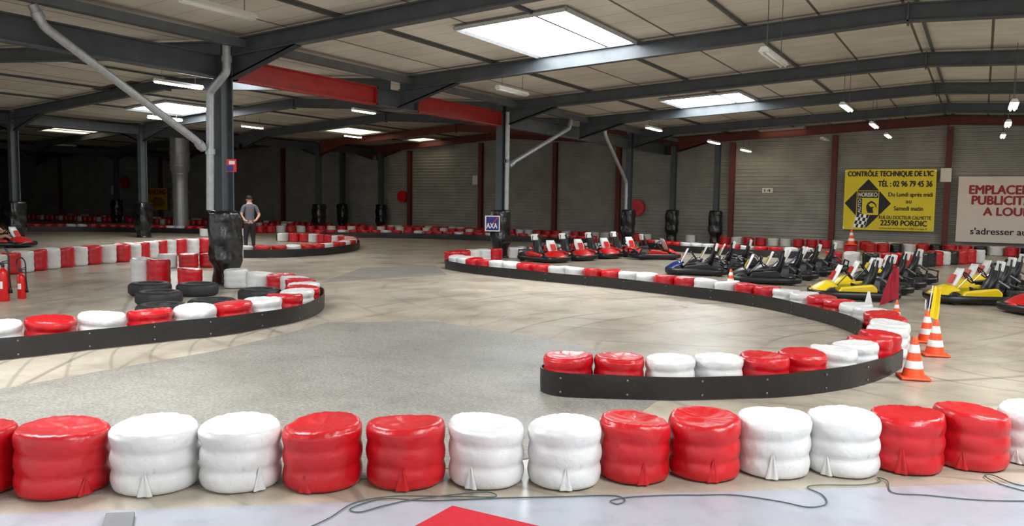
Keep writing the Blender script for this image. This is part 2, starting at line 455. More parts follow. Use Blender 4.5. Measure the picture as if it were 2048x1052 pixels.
pipe([(XV+.35, 6.3, 4.22), (XV+.35, 6.45, 3.95), (XV-.1, 9.3, 2.58), (XV-.14, 9.47, 2.45)], 'galvanised drain pipe running diagonally to a column')
pipe([(XV+.34, 9.6, 4.22), (XV+.34, 9.6, 3.78), (XV-.10, 9.6, 3.45), (XV-.14, 9.6, 1.37)], 'galvanised vertical drain pipe on a column', .07)
px_ = XV+.2
pipe([(XV+.38, 23.0, 4.22), (XV+.38, 22.9, 3.95), (px_, 19.8, 2.75), (px_, 19.5, 2.6)], 'galvanised drain pipe running diagonally to a column')
pipe([(px_+.02, 19.35, 4.1), (px_+.02, 19.35, 1.37)], 'galvanised vertical drain pipe on a column')
pipe([(XV+.38, 25.6, 4.22), (XV+.38, 25.7, 3.95), (XV, 28.4, 2.6), (XV, 28.65, 2.4), (XV, 28.65, 1.37)], 'galvanised drain pipe running diagonally to a column')

# exhaust duct
p = G(362, 458)
mb = MB(); zt = roofz(p.x)-.02
mb.lathe([(.36, 0), (.36, 2.2), (.36, 2.75), (.46, 2.9), (.46, zt)], 28)
for z in (.02, .9, 1.8, 2.7, 3.1, 3.7): mb.lathe([(.40 if z < 2.8 else .5, z), (.40 if z < 2.8 else .5, z+.05)], 28)
meta(mb.obj('ventilation_duct', [DUCT], loc=(p.x, p.y, 0), smooth=True, autos=True), 'round silver metal ventilation duct from floor to roof', 'duct')

# ============ TYRE STACKS
def stack_mesh(name, m, n, seed, rings=3, h=.31, r=.21):
    rnd = random.Random(seed); ph = [rnd.random()*6.28 for _ in range(12)]
    prof = []; K = 8 if n > 30 else 3
    dp = rnd.uniform(.05, .085)
    for t in range(rings):
        for i in range(K):
            q = (i+.5)/K; z = (t+q)*h/rings
            prof.append((r*(1-dp+dp*math.sin(math.pi*q)**.7), z))
    prof = [(r*.9, 0)]+[p for p in prof if p[1] < h-.022]
    prof += [(r*.975, h-.024), (r*.95, h-.009), (r*.90, h-.001), (r*.84, h+.001), (r*.72, h-.002), (r*.56, h-.008), (r*.35, h-.013), (r*.12, h-.014)]
    tx, ty = rnd.uniform(-.07, .07), rnd.uniform(-.07, .07)
    def fn(rr, z, a):
        g = math.sin(a+ph[8])*.5+.5
        w = 1+.014*math.sin(2*a+ph[0])+.009*math.sin(5*a+ph[1]+z*18)+.005*math.sin(9*a+ph[2]-z*30)+.004*math.sin(17*a+z*60+ph[9])*g
        x, y = rr*math.cos(a), rr*math.sin(a)
        if z > h*.9:
            zz = z+.004*math.sin(2*a+ph[3])+.0024*math.sin(x*60+ph[4]+y*22)*math.sin(y*45+ph[6])+.0016*math.sin(x*130+y*90+ph[7])
        else: zz = z+.010*math.sin(a+ph[5])*(z/h)
        zz += (x*tx+y*ty)*(z/h)
        return rr*w, max(0, zz)
    mb = MB(); mb.lathe(prof, n, fn=fn)
    return mb.mesh(name, [m], True)
HI = {c: [stack_mesh('tyre_stack', m, 72, i*7+ord(c)) for i in range(6)] for c, m in (('r', RED), ('w', WHITE))}
MD = {c: [stack_mesh('tyre_stack', m, 28, i*5+ord(c)+100) for i in range(3)] for c, m in (('r', RED), ('w', WHITE), ('k', BLACKF))}
LBL = {'r': 'stack of tyres wrapped in glossy red plastic film', 'w': 'stack of tyres wrapped in glossy white plastic film', 'k': 'stack of tyres wrapped in black plastic film'}
def add_stack(x, y, c, sxy=1, sz=1, hi=False, grp='barrier tyre stacks', z=0):
    me = random.choice((HI if hi and c in HI else MD)[c])
    o = bpy.data.objects.new('tyre_stack', me); COL.objects.link(o); o.location = (x, y, z+.007)
    o.scale = (sxy, sxy, sz); o.rotation_euler = (0, 0, random.random()*6.28)
    meta(o, LBL[c], 'tyre stack', grp); return o
PLACED = []
FRONT = [(-118, 43, 1004, 'r'), (45, 222, 1003, 'r'), (225, 392, 997, 'w'), (397, 555, 992, 'w'), (563, 722, 991, 'r'), (733, 890, 987, 'r'), (895, 1048, 985, 'w'), (1052, 1202, 986, 'w'),
         (1200, 1342, 974, 'r'), (1342, 1485, 968, 'r'), (1470, 1613, 963, 'w'), (1603, 1742, 960, 'w'), (1735, 1873, 953, 'r'), (1866, 2006, 945, 'r'), (1997, 2135, 937, 'w')]
fpos = []
for a, b, vb, c in FRONT:
    g = G((a+b)/2, vb); Z = (g-CAM).dot(fw)
    dr = Vector((g.x, g.y, 0)).normalized()
    r = (b-a)/2/F*Z*1.05
    fpos.append([g.x+dr.x*r, g.y+dr.y*r, r, c])
for it in range(6):
    for i in range(len(fpos)-1):
        a, b = fpos[i], fpos[i+1]; dx, dy = b[0]-a[0], b[1]-a[1]; d = math.hypot(dx, dy); need = (a[2]+b[2])*1.01
        if d < need:
            e = (need-d)/2; a[0] -= dx/d*e; a[1] -= dy/d*e; b[0] += dx/d*e; b[1] += dy/d*e
FLAPM = {'r': RED, 'w': WHITE}
for x, y, r, c in fpos:
    o = add_stack(x, y, c, r/.212, 1.08, True, 'foreground row of tyre stacks')
    PLACED.append((x, y, r))
    o.rotation_euler = (0, 0, random.choice((0, .7, 1.4, 3)))
    th = math.atan2(-y, -x)-o.rotation_euler.z+random.uniform(-.5, .5)
    mb = MB(); vs = []; hh = random.uniform(.07, .15)
    for i in range(7):
        for j in range(5):
            t = j/4; aa = th+(i/6-.5)*.34*(1-t*.85); rr_ = .209*(1+.02*math.sin(i*1.7))+.002; vs.append((rr_*math.cos(aa), rr_*math.sin(aa), .004+t*hh))
    mb.add(vs, [(i*5+j, (i+1)*5+j, (i+1)*5+j+1, i*5+j+1) for i in range(6) for j in range(4)])
    mb.obj('film_flap', [FLAPM[c]], parent=o, smooth=True)['label'] = 'loose torn end of wrapping film'

def catmull(P, n=16):
    out = []
    for i in range(len(P)-1):
        p0 = P[max(i-1, 0)]; p1 = P[i]; p2 = P[i+1]; p3 = P[min(i+2, len(P)-1)]
        for k in range(n):
            t = k/n
            out.append(.5*((2*p1)+(p2-p0)*t+(2*p0-5*p1+4*p2-p3)*t*t+(3*p1-p0-3*p2+p3)*t**3))
    out.append(P[-1]); return out
def pathof(px, h=.31):
    return catmull([Vector(G(u, v, h)[:2]) for u, v in px])
def resample(D, step):
    out = [D[0]]; acc = 0
    for i in range(1, len(D)):
        a, b = D[i-1], D[i]; L = (b-a).length; 
        while acc+L >= step:
            t = (step-acc)/L; a = a+(b-a)*t; out.append(a); L = (b-a).length; acc = 0
            if L < 1e-6: break
        acc += L
    return out
STK = []
COLS = [(o.location.x, o.location.y) for o in bpy.data.objects if o.name.startswith('steel_column')]
COLS.append((G(362, 458).x, G(362, 458).y))
def row(D, pat='rrww', step=.43, sxy=1, sz=1, grp='barrier tyre stacks'):
    for i, p in enumerate(resample(D, step)):
        c = pat[i % len(pat)]
        r = .212*sxy
        if any(math.hypot(p.x-a, p.y-b) < (r+q)*.97 for a, b, q in PLACED): continue
        if any(abs(p.x-cx) < .5 and abs(p.y-cy) < .5 for cx, cy in COLS): continue
        PLACED.append((p.x, p.y, r)); STK.append((p.length, p.x, p.y, c, sxy, sz, grp))
def belt(D, side, s=.25, h=.2, cap0=False, cap1=False, bolts=False, lab='black rubber belt bolted along the tyre barrier'):
    P = resample(D, .08); out = []
    N = len(P)
    def nrm(i):
        t = (P[min(i+1, N-1)]-P[max(i-1, 0)]).normalized(); return Vector((t.y, -t.x))*side, t
    if cap0:
        n, t = nrm(0)
        for k in range(12, 0, -1):
            a = math.pi*k/12; out.append(P[0]+n*math.cos(a)*s-t*math.sin(a)*s)
    for i in range(N): n, t = nrm(i); out.append(P[i]+n*s)
    if cap1:
        n, t = nrm(N-1)
        for k in range(1, 13):
            a = math.pi*k/12; out.append(P[-1]+n*math.cos(a)*s+t*math.sin(a)*s)
    for _ in range(4): out = [out[0]]+[(out[i-1]+out[i]*2+out[i+1])/4 for i in range(1, len(out)-1)]+[out[-1]]
    mb = MB(); vs = []; N = len(out); th = .006; sl = 0
    for i, p in enumerate(out):
        t = (out[min(i+1, N-1)]-out[max(i-1, 0)]).normalized(); n = Vector((t.y, -t.x)); sl += .08
        wv = .008*math.sin(sl*3.1)+.005*math.sin(sl*7.7)
        for z, o_ in ((.008, 0), (h*.5, .004), (h+.006*math.sin(sl*2.3), wv)):
            q = p+n*(o_+th); vs.append((q.x, q.y, z))
        for z, o_ in ((h+.006*math.sin(sl*2.3), wv), (h*.5, .004), (.008, 0)):
            q = p+n*(o_-th); vs.append((q.x, q.y, z))
    fs = [(i*6+k, (i+1)*6+k, (i+1)*6+(k+1) % 6, i*6+(k+1) % 6) for i in range(N-1) for k in range(6)]
    fs += [(0, 1, 2, 3, 4, 5), tuple((N-1)*6+k for k in (5, 4, 3, 2, 1, 0))]
    mb.add(vs, fs)
    o = meta(mb.obj('rubber_belt', [RUB], smooth=True, autos=True), lab, 'barrier belt', 'barrier belts')
    if bolts:
        me = None
        for i in range(4, N-2, bolts):
            p = out[i]; t = (out[i+1]-out[i-1]).normalized(); n = Vector((t.y, -t.x))
            if (-p).dot(n) < 0: n = -n
            for z in (.045, h-.04):
                if me is None:
                    b = MB(); b.lathe([(.010, 0), (.010, .003), (.007, .006), (.003, .007)], 10); me = b.mesh('bolt', [ZINC])
                bo = bpy.data.objects.new('bolt', me); COL.objects.link(bo); bo.parent = o
                q = p+n*.012; bo.location = (q.x, q.y, z)
                bo.rotation_euler = Vector((n.x, n.y, 0)).to_track_quat('Z', 'Y').to_euler()
    return o
B = pathof([(1137, 710), (1243, 713), (1343, 715), (1440, 713), (1532, 711), (1603, 705), (1660, 698), (1712, 686), (1757, 668), (1780, 648), (1770, 630), (1735, 615), (1668, 598), (1580, 581), (1490, 568), (1397, 558), (1305, 549), (1210, 540), (1120, 533), (1037, 526), (985, 521), (940, 516), (908, 511)])
row(B, 'rrww', .428, 1, 1, 'hairpin barrier tyre stacks')
iend = min(range(len(B)), key=lambda i: (B[i]-Vector(G(1757, 668, .31)[:2])).length)
belt(B[:iend], 1, .245, .2, cap0=True, bolts=7)
i2 = min(range(len(B)), key=lambda i: (B[i]-Vector(G(1770, 630, .31)[:2])).length)
belt(B[i2:], -1, .25, .2, cap1=True, bolts=12)
C = pathof([(-130, 662), (-50, 653), (50, 645), (150, 636), (250, 628), (340, 620), (423, 614), (487, 605), (545, 597), (590, 585), (608, 571), (590, 556), (540, 549), (490, 546)])
row(C, 'rw', .5, 1.13, 1.05, 'island barrier tyre stacks')
belt(C, 1, .29, .22, cap0=True, bolts=8)
D_ = pathof([(284, 518), (316, 520), (352, 522)], .45)
row(D_, 'wrw', .42, .97, 1.45, 'tall tyre stacks')
D2 = pathof([(380, 537), (440, 539), (495, 538)], .33)
row(D2, 'rrwrr', .43, 1, 1.05, 'island barrier tyre stacks')
D3 = pathof([(335, 508), (390, 508), (440, 506)], .31)
row(D3, 'wrr', .45, 1, 1, 'island barrier tyre stacks')
E = pathof([(-40, 512), (50, 503), (120, 497), (190, 492), (245, 489), (300, 484), (350, 480), (420, 477)], .42)
row(E, 'rw', .43, 1, 1.36, 'tall tyre stacks')
Fp = pathof([(490, 492), (545, 492), (600, 490), (650, 487), (695, 481), (700, 474), (660, 470), (600, 467), (545, 466)])
row(Fp, 'wrrwrr', .45)
belt(Fp, 1, .26, .22)
Gp = pathof([(50, 448), (200, 449), (410, 453)])
row(Gp, 'rrrrwwrrrr', .45); belt(Gp, 1, .26, .22)
O_ = pathof([(905, 503), (960, 499), (1020, 496), (1080, 492), (1150, 488), (1240, 487)])
row(O_, 'rrww', .45)
Lp = pathof([(1290, 479), (1380, 486), (1450, 490), (1560, 495), (1640, 498)])
row(Lp, 'rrwrrwww', .45); belt(Lp, 1, .26, .22)
Mp = pathof([(1668, 509), (1735, 512), (1810, 513), (1885, 508), (1960, 505)])
row(Mp, 'rwkrrwkk', .46, 1, 1.25)
Np = pathof([(1740, 487), (1800, 488), (1900, 490), (2080, 497)])
row(Np, 'rrkwrk', .46)
Jp = pathof([(640, 460), (800, 461), (985, 466), (1100, 469), (1200, 474)])
row(Jp, 'rrwrrrw', .46); belt(Jp, 1, .26, .22)
J2 = pathof([(520, 452), (640, 452), (800, 454), (960, 459)])
row(J2, 'rrwrw', .47)
Ip = pathof([(40, 428), (130, 431), (300, 437), (450, 442), (600, 448)])
row(Ip, 'rwrr', .48)
I2 = pathof([(410, 458), (450, 458), (500, 458)])
row(I2, 'w', .46)
row([Vector((-56+ .5*i, 32.3)) for i in range(115)], 'rrrwrrww', .48)
p = G(1702, 490, .31)
STK.append((p.length, p.x, p.y, 'r', 1, 1, 'barrier tyre stacks'))
STK.sort()
LIM = 284
for d, x, y, c, sxy, sz, g in STK[:LIM]:
    add_stack(x, y, c, sxy, sz, d < 13, g)
rest = STK[LIM:]
if rest:
    mb = MB(); idx = {'r': 0, 'w': 1, 'k': 2}
    for d, x, y, c, sxy, sz, g in rest:
        mb.lathe([(.19, .0), (.212, .05), (.2, .1), (.212, .155), (.2, .21), (.212, .26), (.19, .3), (.1, .305)], 14, idx[c], T=Matrix.Translation((x, y, .004)))
    meta(mb.obj('distant_tyre_stacks', [RED, WHITE, BLACKF], smooth=True), 'rows of red and white wrapped tyre stacks along the wall', 'tyre stacks', kind='stuff')

def tyre_mesh():
    mb = MB(); R, r, h = .33, .18, .2
    prof = [(r, .02), (r+.03, 0), (R-.05, 0), (R-.01, .03), (R, .06), (R, .14), (R-.01, .17), (R-.05, h), (r+.03, h), (r, h-.02), (r+.02, h/2), (r, .02)]
    def fn(rr, z, a):
        return (rr-(.008 if (rr > R-.02 and int(a*20) % 2) else 0), z)
    mb.lathe(prof, 72, fn=fn, cap=False); return mb.mesh('car_tyre', [TYRE], True)
TM = tyre_mesh()
for u, v in ((318, 582), (325, 608), (425, 598), (378, 583), (520, 577), (395, 566), (480, 592), (300, 565), (350, 560), (500, 562)):
    p = G(u, v, .2)
    if any(math.hypot(p.x-a, p.y-b) < .33+q2*.92 for a, b, q2 in PLACED): continue
    if math.hypot(p.x+11.87, p.y-9.86) < .56: continue
    PLACED.append((p.x, p.y, .33))
    o = bpy.data.objects.new('car_tyre', TM); COL.objects.link(o); o.location = (p.x, p.y, .001)
    meta(o, 'bare black rubber tyre lying flat inside barrier', 'tyre', 'bare tyres')

# ============ KARTS
def grid_obj(name, pts, nu, nv, mats, parent, solid=.012, smooth=True):
    mb = MB(); mb.add(pts, [(i*nv+j, (i+1)*nv+j, (i+1)*nv+j+1, i*nv+j+1) for i in range(nu-1) for j in range(nv-1)])
    o = mb.obj(name, mats, parent=parent, smooth=smooth)
    s = o.modifiers.new('solid', 'SOLIDIFY'); s.thickness = solid
    return o
def make_kart(main, second, third, pod, lab):
    k = empty('go_kart', (0, -30, 0))
    mb = MB(); pts = []
    for i in range(48):
        a = 2*math.pi*i/48; c, s = math.cos(a), math.sin(a)
        pts.append((.9*math.copysign(abs(c)**.55, c), .6*math.copysign(abs(s)**.42, s), .12))
    mb.tube(pts, .038, 8, closed=True, sy=1.9); mb.obj('bumper', [BPL], parent=k, smooth=True)
    mb = MB(); mb.box((.1, 0, .07), (1.35, .56, .02)); mb.tube([(-.75, -.3, .09), (.6, -.25, .09), (.82, -.2, .1), (.82, .2, .1), (.6, .25, .09), (-.75, .3, .09)], .018, 8)
    mb.tube([(-.62, -.5, .13), (-.62, .5, .13)], .018, 8); mb.tube([(.55, -.5, .13), (.55, .5, .13)], .014, 8)
    mb.obj('chassis', [BPL], parent=k)
    P = []
    for i in range(7):
        t = i/6; x = .93-.42*t; w = .46-.08*t; z = .16+.2*math.sin(t*1.4)
        for j in range(9):
            q = j/4-1; P.append((x-.10*q*q, w*q, z-.09*abs(q)**3))
    grid_obj('nose_fairing', P, 7, 9, [main], k)
    P = []
    for i in range(6):
        t = i/5; x = .52-.2*t; z = .28+.4*t; w = .16+.06*math.sin(t*3)
        for j in range(7):
            q = j/3-1; P.append((x-.05*q*q, w*q, z))
    grid_obj('front_panel', P, 6, 7, [second], k)
    mb = MB(); T = Matrix.Translation((.455, 0, .47)) @ Matrix.Rotation(math.radians(62), 4, 'Y')
    mb.prism([(-.1, -.11), (.1, -.11), (.1, .11), (-.1, .11)], 0, .012, T=T); mb.obj('number_plate', [third], parent=k)
    for sg in (-1, 1):
        mb = MB()
        poly = [(-.38, .1), (.36, .1), (.42, .16), (.34, .26), (-.3, .33), (-.4, .24)]
        T = Matrix.Translation((0, sg*.42+(.07), 0)) @ Matrix.Rotation(math.pi/2, 4, 'X')
        mb.prism(poly, 0, .15, T=T); mb.obj('side_pod', [pod], parent=k, bevel=.03)
    P = []; prof = [(.02, .16), (-.1, .12), (-.25, .12), (-.36, .17), (-.43, .3), (-.48, .48), (-.53, .68), (-.56, .78)]
    for i, (x, z) in enumerate(prof):
        w = (.17, .19, .2, .21, .22, .21, .18, .14)[i]
        for j in range(9):
            q = j/4-1; e = abs(q)**2.5
            P.append((x+(.11*e if i > 2 else 0), w*q, z+(.14*e if i <= 4 else .02*e)))
    grid_obj('seat', P, 8, 9, [BPL], k, .02)
    mb = MB(); mb.box((-.515, 0, .74), (.08, .28, .2), R=Matrix.Rotation(-.25, 3, 'Y')); mb.obj('headrest', [second], parent=k, bevel=.02)
    sw = MB(); T = Matrix.Translation((.12, 0, .5)) @ Matrix.Rotation(math.radians(-50), 4, 'Y')
    sw.tube([T @ Vector((.14*math.cos(a), .14*math.sin(a), 0)) for a in [2*math.pi*i/24 for i in range(24)]], .014, 8, closed=True)
    for a in (0, 2.1, 4.2): sw.tube([T @ Vector((0, 0, -.01)), T @ Vector((.14*math.cos(a), .14*math.sin(a), 0))], .009, 6)
    sw.obj('steering_wheel', [BPL], parent=k, smooth=True)
    mb = MB(); mb.tube([(.13, 0, .49), (.48, 0, .12)], .012, 8); mb.obj('steering_column', [CHR], parent=k)
    for x, y, r, w in ((.55, .47, .125, .12), (.55, -.47, .125, .12), (-.62, .45, .14, .17), (-.62, -.45, .14, .17)):
        mb = MB(); T = Matrix.Translation((x, y, r+.003)) @ Matrix.Rotation(math.pi/2, 4, 'X')
        mb.lathe([(r*.5, -w/2), (r*.9, -w/2), (r, -w/2+.02), (r, w/2-.02), (r*.9, w/2), (r*.5, w/2)], 24, T=T, cap=False)
        o = mb.obj('wheel', [TYRE], parent=k, smooth=True, autos=True)
        mb = MB(); mb.lathe([(r*.52, -w*.35), (r*.52, w*.35)], 20, T=T); mb.lathe([(.03, -w*.5), (.03, w*.5)], 12, T=T); mb.obj('rim', [CHR], parent=o)
    mb = MB(); mb.box((-.5, -.34, .24), (.26, .2, .2)); 
    for i in range(5): mb.box((-.5, -.34, .35+i*.025), (.2, .17, .01))
    mb.tube([(-.5, -.3, .4), (-.6, -.2, .42), (-.78, -.1, .3)], .03, 8); mb.obj('engine', [mat('engine_metal', (125, 125, 128), .4, .6)], parent=k, bevel=.006)
    mb = MB(); mb.tube([(-.84, -.45, .16), (-.88, -.4, .33), (-.88, .4, .33), (-.84, .45, .16)], .022, 8); mb.obj('rear_bumper', [BPL], parent=k, smooth=True)
    mb = MB(); mb.box((-.1, .31, .22), (.3, .16, .18)); mb.obj('fuel_tank', [BPL], parent=k, bevel=.02)
    meta(k, lab, 'go-kart', 'parked go-karts'); return k
KR = make_kart(RPL, WPL, RPL, RPL, 'red and white rental go-kart with black bumper parked')
KB = make_kart(BLU, WPL, RPL, BPL, 'dark blue and black rental go-kart with white headrest parked')
KY = make_kart(YEL, WPL, RPL, BPL, 'yellow and black rental go-kart with white headrest parked')
KK = make_kart(BPL, WPL, YEL, BPL, 'black and white rental go-kart with yellow plate parked')
KZ = make_kart(YEL, WPL, RPL, YEL, 'bright yellow rental go-kart with white headrest parked')
def khead(deg):
    a = math.radians(deg); d = -r0*math.cos(a)-Vector((-math.sin(TH), math.cos(TH), 0))*math.sin(a); return math.atan2(d.y, d.x)
used = set()
KL = [(KR, 1088, 523, 130), (KR, 1143, 519, 130), (KR, 1195, 515, 130), (KR, 1245, 511.5, 130), (KR, 1308, 518, 190),
      (KB, 1395, 549, -15), (KK, 1432, 541, -15), (KK, 1467, 534, -15),
      (KK, 1528, 566, -15), (KK, 1566, 557, -15), (KK, 1600, 549, -15), (KB, 1633, 542, -15),
      (KZ, 1705, 597, -10), (KY, 1738, 584.5, -10), (KK, 1768, 574, -10), (KY, 1796, 564.5, -10),
      (KZ, 1945, 606, -8), (KY, 1972, 592, -8), (KY, 1997, 580, -8), (KR, 2105, 628, 10)]
for K, u, v, dg in KL:
    p = G(u, v)
    if K.name in used:
        n = copy_tree(K, (p.x, p.y, .001), khead(dg))
    else:
        n = K; used.add(K.name); n.location = (p.x, p.y, .001); n.rotation_euler = (0, 0, khead(dg))
    n.scale = (.78, .80, .86)
p = G(8, 494)
KD = copy_tree(KR, (p.x, p.y, .001), khead(180)); KD.scale = (.9,)*3; KD['label'] = 'red go-kart driven on track by seated person'

# ============ CONES / FLAGS
def cone(u, v, s, lab, z=0, wh=False):
    p = G(u, v, z); root = empty('traffic_cone', (p.x, p.y, z+.005))
    mb = MB(); mb.box((0, 0, .012), (.26, .26, .024)); mb.obj('base', [ORA], parent=root, bevel=.01)
    prof = [(.1, .024), (.083, .10), (.068, .17), (.052, .245), (.036, .32), (.022, .385), (.018, .39)]
    mb = MB(); mb.lathe(prof, 28, mis=[0, 1, 0, 1, 0, 0, 0]); mb.obj('cone_body', [CWH if wh else ORA, CWH], parent=root, smooth=True, autos=True)
    root.scale = (s,)*3; root.rotation_euler = (0, 0, .3)
    return meta(root, lab, 'traffic cone', 'traffic cones'), p
cone(1826, 757, 1, 'orange and white striped traffic cone beside tyre barrier')
cone(1869, 711, 1, 'orange and white striped traffic cone on concrete')
_, c3 = cone(1852, 684, .95, 'orange and white striped traffic cone holding a flag')
cone(1461, 572, .85, 'small orange and white traffic cone near karts')
cone(1622, 585, .4, 'tiny orange and white cone near karts')
_, c4 = cone(1792, 641, .7, 'traffic cone holding a folded red flag behind tyres')
cone(1736, 621, .75, 'white traffic cone behind tyre barrier', wh=True)
_, c5 = cone(1702, 490, 1.3, 'orange striped cone standing on a tyre stack', z=.318)
def flag(p, z0, hh, w, h, mats, lab, chk=False, tilt=.08, sg=1, top=.45):
    root = empty('marshal_flag', (p.x, p.y, z0), TH)
    mb = MB(); mb.tube([(0, 0, 0), (tilt*hh, 0, hh)], .007, 8); mb.obj('flag_pole', [WPL], parent=root)
    nu, nv = 17, 13; P = []
    for i in range(nu):
        for j in range(nv):
            a = i/(nu-1); b = j/(nv-1)
            zz = hh*(1)-h*b-(.18*w+.12*h)*a*a*(1 if not chk else .3)
            fold = (top+(1-top)*b) if not chk else 1
            P.append((tilt*zz*1+sg*w*a*fold+.008, -.02-.03*math.sin(a*9+b*2)*(.3+a), zz))
    mb = MB(); mb.v = [tuple(x) for x in P]
    for i in range(nu-1):
        for j in range(nv-1):
            mb.f.append((i*nv+j, (i+1)*nv+j, (i+1)*nv+j+1, i*nv+j+1)); mb.m.append(((i//3+j//3) % 2) if chk else 0)
    mb.obj('flag_cloth', mats, parent=root, smooth=True)
    return meta(root, lab, 'flag', 'marshal flags')
FR = mat('flag_red', (160, 14, 38), .7, 0, .3, 8); FYc = mat('flag_yellow', (235, 208, 28), .7, 0, .2, 8); FBc = mat('flag_blue', (30, 50, 110), .7); FBK = mat('flag_black', (22, 22, 24), .7)
flag(c3, .3, .38, .14, .38, [FYc], 'yellow marshal flag hanging from a pole in cone', tilt=.12, top=.55)
flag(c3+Vector((-.03, .03, 0)), .385, .12, .07, .1, [FBc], 'blue marshal flag hanging from a pole in cone', tilt=.02)
flag(c4, .26, .50, .25, .46, [FR], 'dark red marshal flag standing behind tyres', tilt=-.02, sg=-1, top=.55)
flag(c5, .32+.5, .55, .42, .45, [FBK, CWH], 'black and white chequered flag standing in cone', chk=True, tilt=.25)

# ============ EXTINGUISHERS
def exting(u, v, s, lab):
    p = G(u, v); root = empty('fire_extinguisher', (p.x, p.y, .002), .4)
    mb = MB(); mb.lathe([(.07, 0), (.078, .01), (.078, .4), (.07, .44), (.045, .475), (.022, .49), (.022, .51)], 28); mb.obj('cylinder_body', [RPL], parent=root, smooth=True, autos=True)
    mb = MB(); n = 9; vs = []
    for i in range(n):
        a = -1.9+i/(n-1)*.9; vs += [(.0795*math.cos(a), .0795*math.sin(a), .19), (.0795*math.cos(a), .0795*math.sin(a), .3)]
    mb.add(vs, [(2*i, 2*i+2, 2*i+3, 2*i+1) for i in range(n-1)]); mb.obj('instruction_label', [WPL], parent=root, smooth=True)
    mb = MB(); mb.lathe([(.02, .51), (.025, .53), (.018, .56)], 14); mb.box((.04, 0, .57), (.13, .02, .014)); mb.box((.05, 0, .6), (.13, .02, .012), R=Matrix.Rotation(-.25, 3, 'Y')); mb.obj('valve_handle', [BPL], parent=root)
    pts = [(-.02, 0, .54), (-.07, 0, .6), (-.1, 0, .7), (-.05, 0, .79), (.03, 0, .8), (.09, 0, .72), (.1, 0, .6), (.1, 0, .4), (.1, .02, .2)]
    sm = catmull([Vector(q) for q in pts], 6); mb = MB(); mb.tube(sm, .013, 8); mb.lathe([(.03, 0), (.014, .1)], 10, T=Matrix.Translation((.1, .02, .12))); mb.obj('hose', [BPL], parent=root, smooth=True)
    root.scale = (s,)*3
    meta(root, lab, 'fire extinguisher', 'fire extinguishers')
exting(8, 602, 1.0, 'red fire extinguisher with looped black hose on floor')
exting(44, 597, .78, 'smaller red fire extinguisher with black hose')

# ============ LAMPS
def lamp(p, on, L=1.1):
    zc = roofz(p.x)-.06
    root = empty('fluorescent_lamp', (p.x, p.y, p.z), 0)
    mb = MB(); w = .16
    mb.add([(-w/2, -L/2, -.02), (-.04, -L/2, .05), (.04, -L/2, .05), (w/2, -L/2, -.02), (-w/2, L/2, -.02), (-.04, L/2, .05), (.04, L/2, .05), (w/2, L/2, -.02)],
           [(0, 1, 5, 4), (1, 2, 6, 5), (2, 3, 7, 6), (0, 4, 7, 3), (3, 2, 1, 0), (4, 5, 6, 7)]); mb.obj('lamp_housing', [WPL], parent=root)
    for x in (-.035, .035):
        mb = MB(); mb.tube([(x, -L/2+.02, -.035), (x, L/2-.02, -.035)], .018, 10); mb.obj('lamp_tube', [LIT if on else OFF], parent=root, smooth=True)
    hgt = zc-p.z
    if hgt > .06:
        for yy in (-L*.35, L*.35):
            mb = MB(); mb.tube([(0, yy, .05), (0, yy, hgt)], .006, 6); mb.obj('hanger_rod', [DGREY], parent=root)
    meta(root, 'lit white fluorescent lamp hanging under roof' if on else 'unlit white fluorescent lamp hanging under roof', 'lamp', 'roof lamps')
for u, v, y, on in ((1025, 182, 15.8, 0), (1548, 115, 12.3, 0), (1308, 257, 25.5, 1), (1428, 284, 29.6, 1), (1492, 300, 32, 1), (1693, 214, 20.5, 1), (1748, 250, 26, 1), (1776, 271, 30.8, 1),
                    (2027, 210, 19, 1), (2016, 247, 25, 1), (2006, 271, 30.5, 1), (1650, 279, 31, 0)):
    p = W(u, v, y); p.z = min(p.z, roofz(p.x)-.12); lamp(p, on, 1.3)
for u, v, on in ((358, 168, 1), (438, 16, 0), (505, 253, 1), (728, 222, 1), (706, 272, 1), (330, 237, 1), (128, 290, 0)):
    d = ray(u, v); p = CAM+d*((4.28-H)/d.z)
    if p.y > 32: p = W(u, v, 32)
    lamp(p, on, 1.3 if u < 500 else 1.0)

# ============ SIGNS
def text(s, cx, cy, w, h, m, parent, z=.012, rotz=0, bold=0, name='lettering'):
    cu_ = bpy.data.curves.new('t', 'FONT'); cu_.body = s; cu_.extrude = 0.002
    o = bpy.data.objects.new('t', cu_); COL.objects.link(o)
    bpy.context.view_layer.update()
    dg = bpy.context.evaluated_depsgraph_get(); me = bpy.data.meshes.new_from_object(o.evaluated_get(dg))
    bpy.data.objects.remove(o)
    xs = [v.co.x for v in me.vertices]; ys = [v.co.y for v in me.vertices]
    x0, x1, y0, y1 = min(xs), max(xs), min(ys), max(ys)
    base = [((v.co.x-(x0+x1)/2)*w/(x1-x0), (v.co.y-(y0+y1)/2)*h/(y1-y0), v.co.z) for v in me.vertices]
    faces = [tuple(p.vertices) for p in me.polygons]
    mb = MB()
    k = bold*h
    for i, (dx, dy) in enumerate([(0, 0)] if not bold else [(0, 0), (-k, 0), (k, 0), (0, k*.7), (0, -k*.7)]):
        vs = []
        for x, y, zz in base:
            x += dx; y += dy
            if rotz: x, y = x*math.cos(rotz)-y*math.sin(rotz), x*math.sin(rotz)+y*math.cos(rotz)
            vs.append((cx+x, cy+y, z+zz+i*.0006))
        mb.add(vs, faces)
    return mb.obj(name, [m], parent=parent)
def board(name, c, w, h, m, rotz=0, t=.012):
    mb = MB(); mb.box((0, 0, 0), (w, h, t)); return mb.obj(name, [m], loc=c, rot=(math.pi/2, 0, rotz))
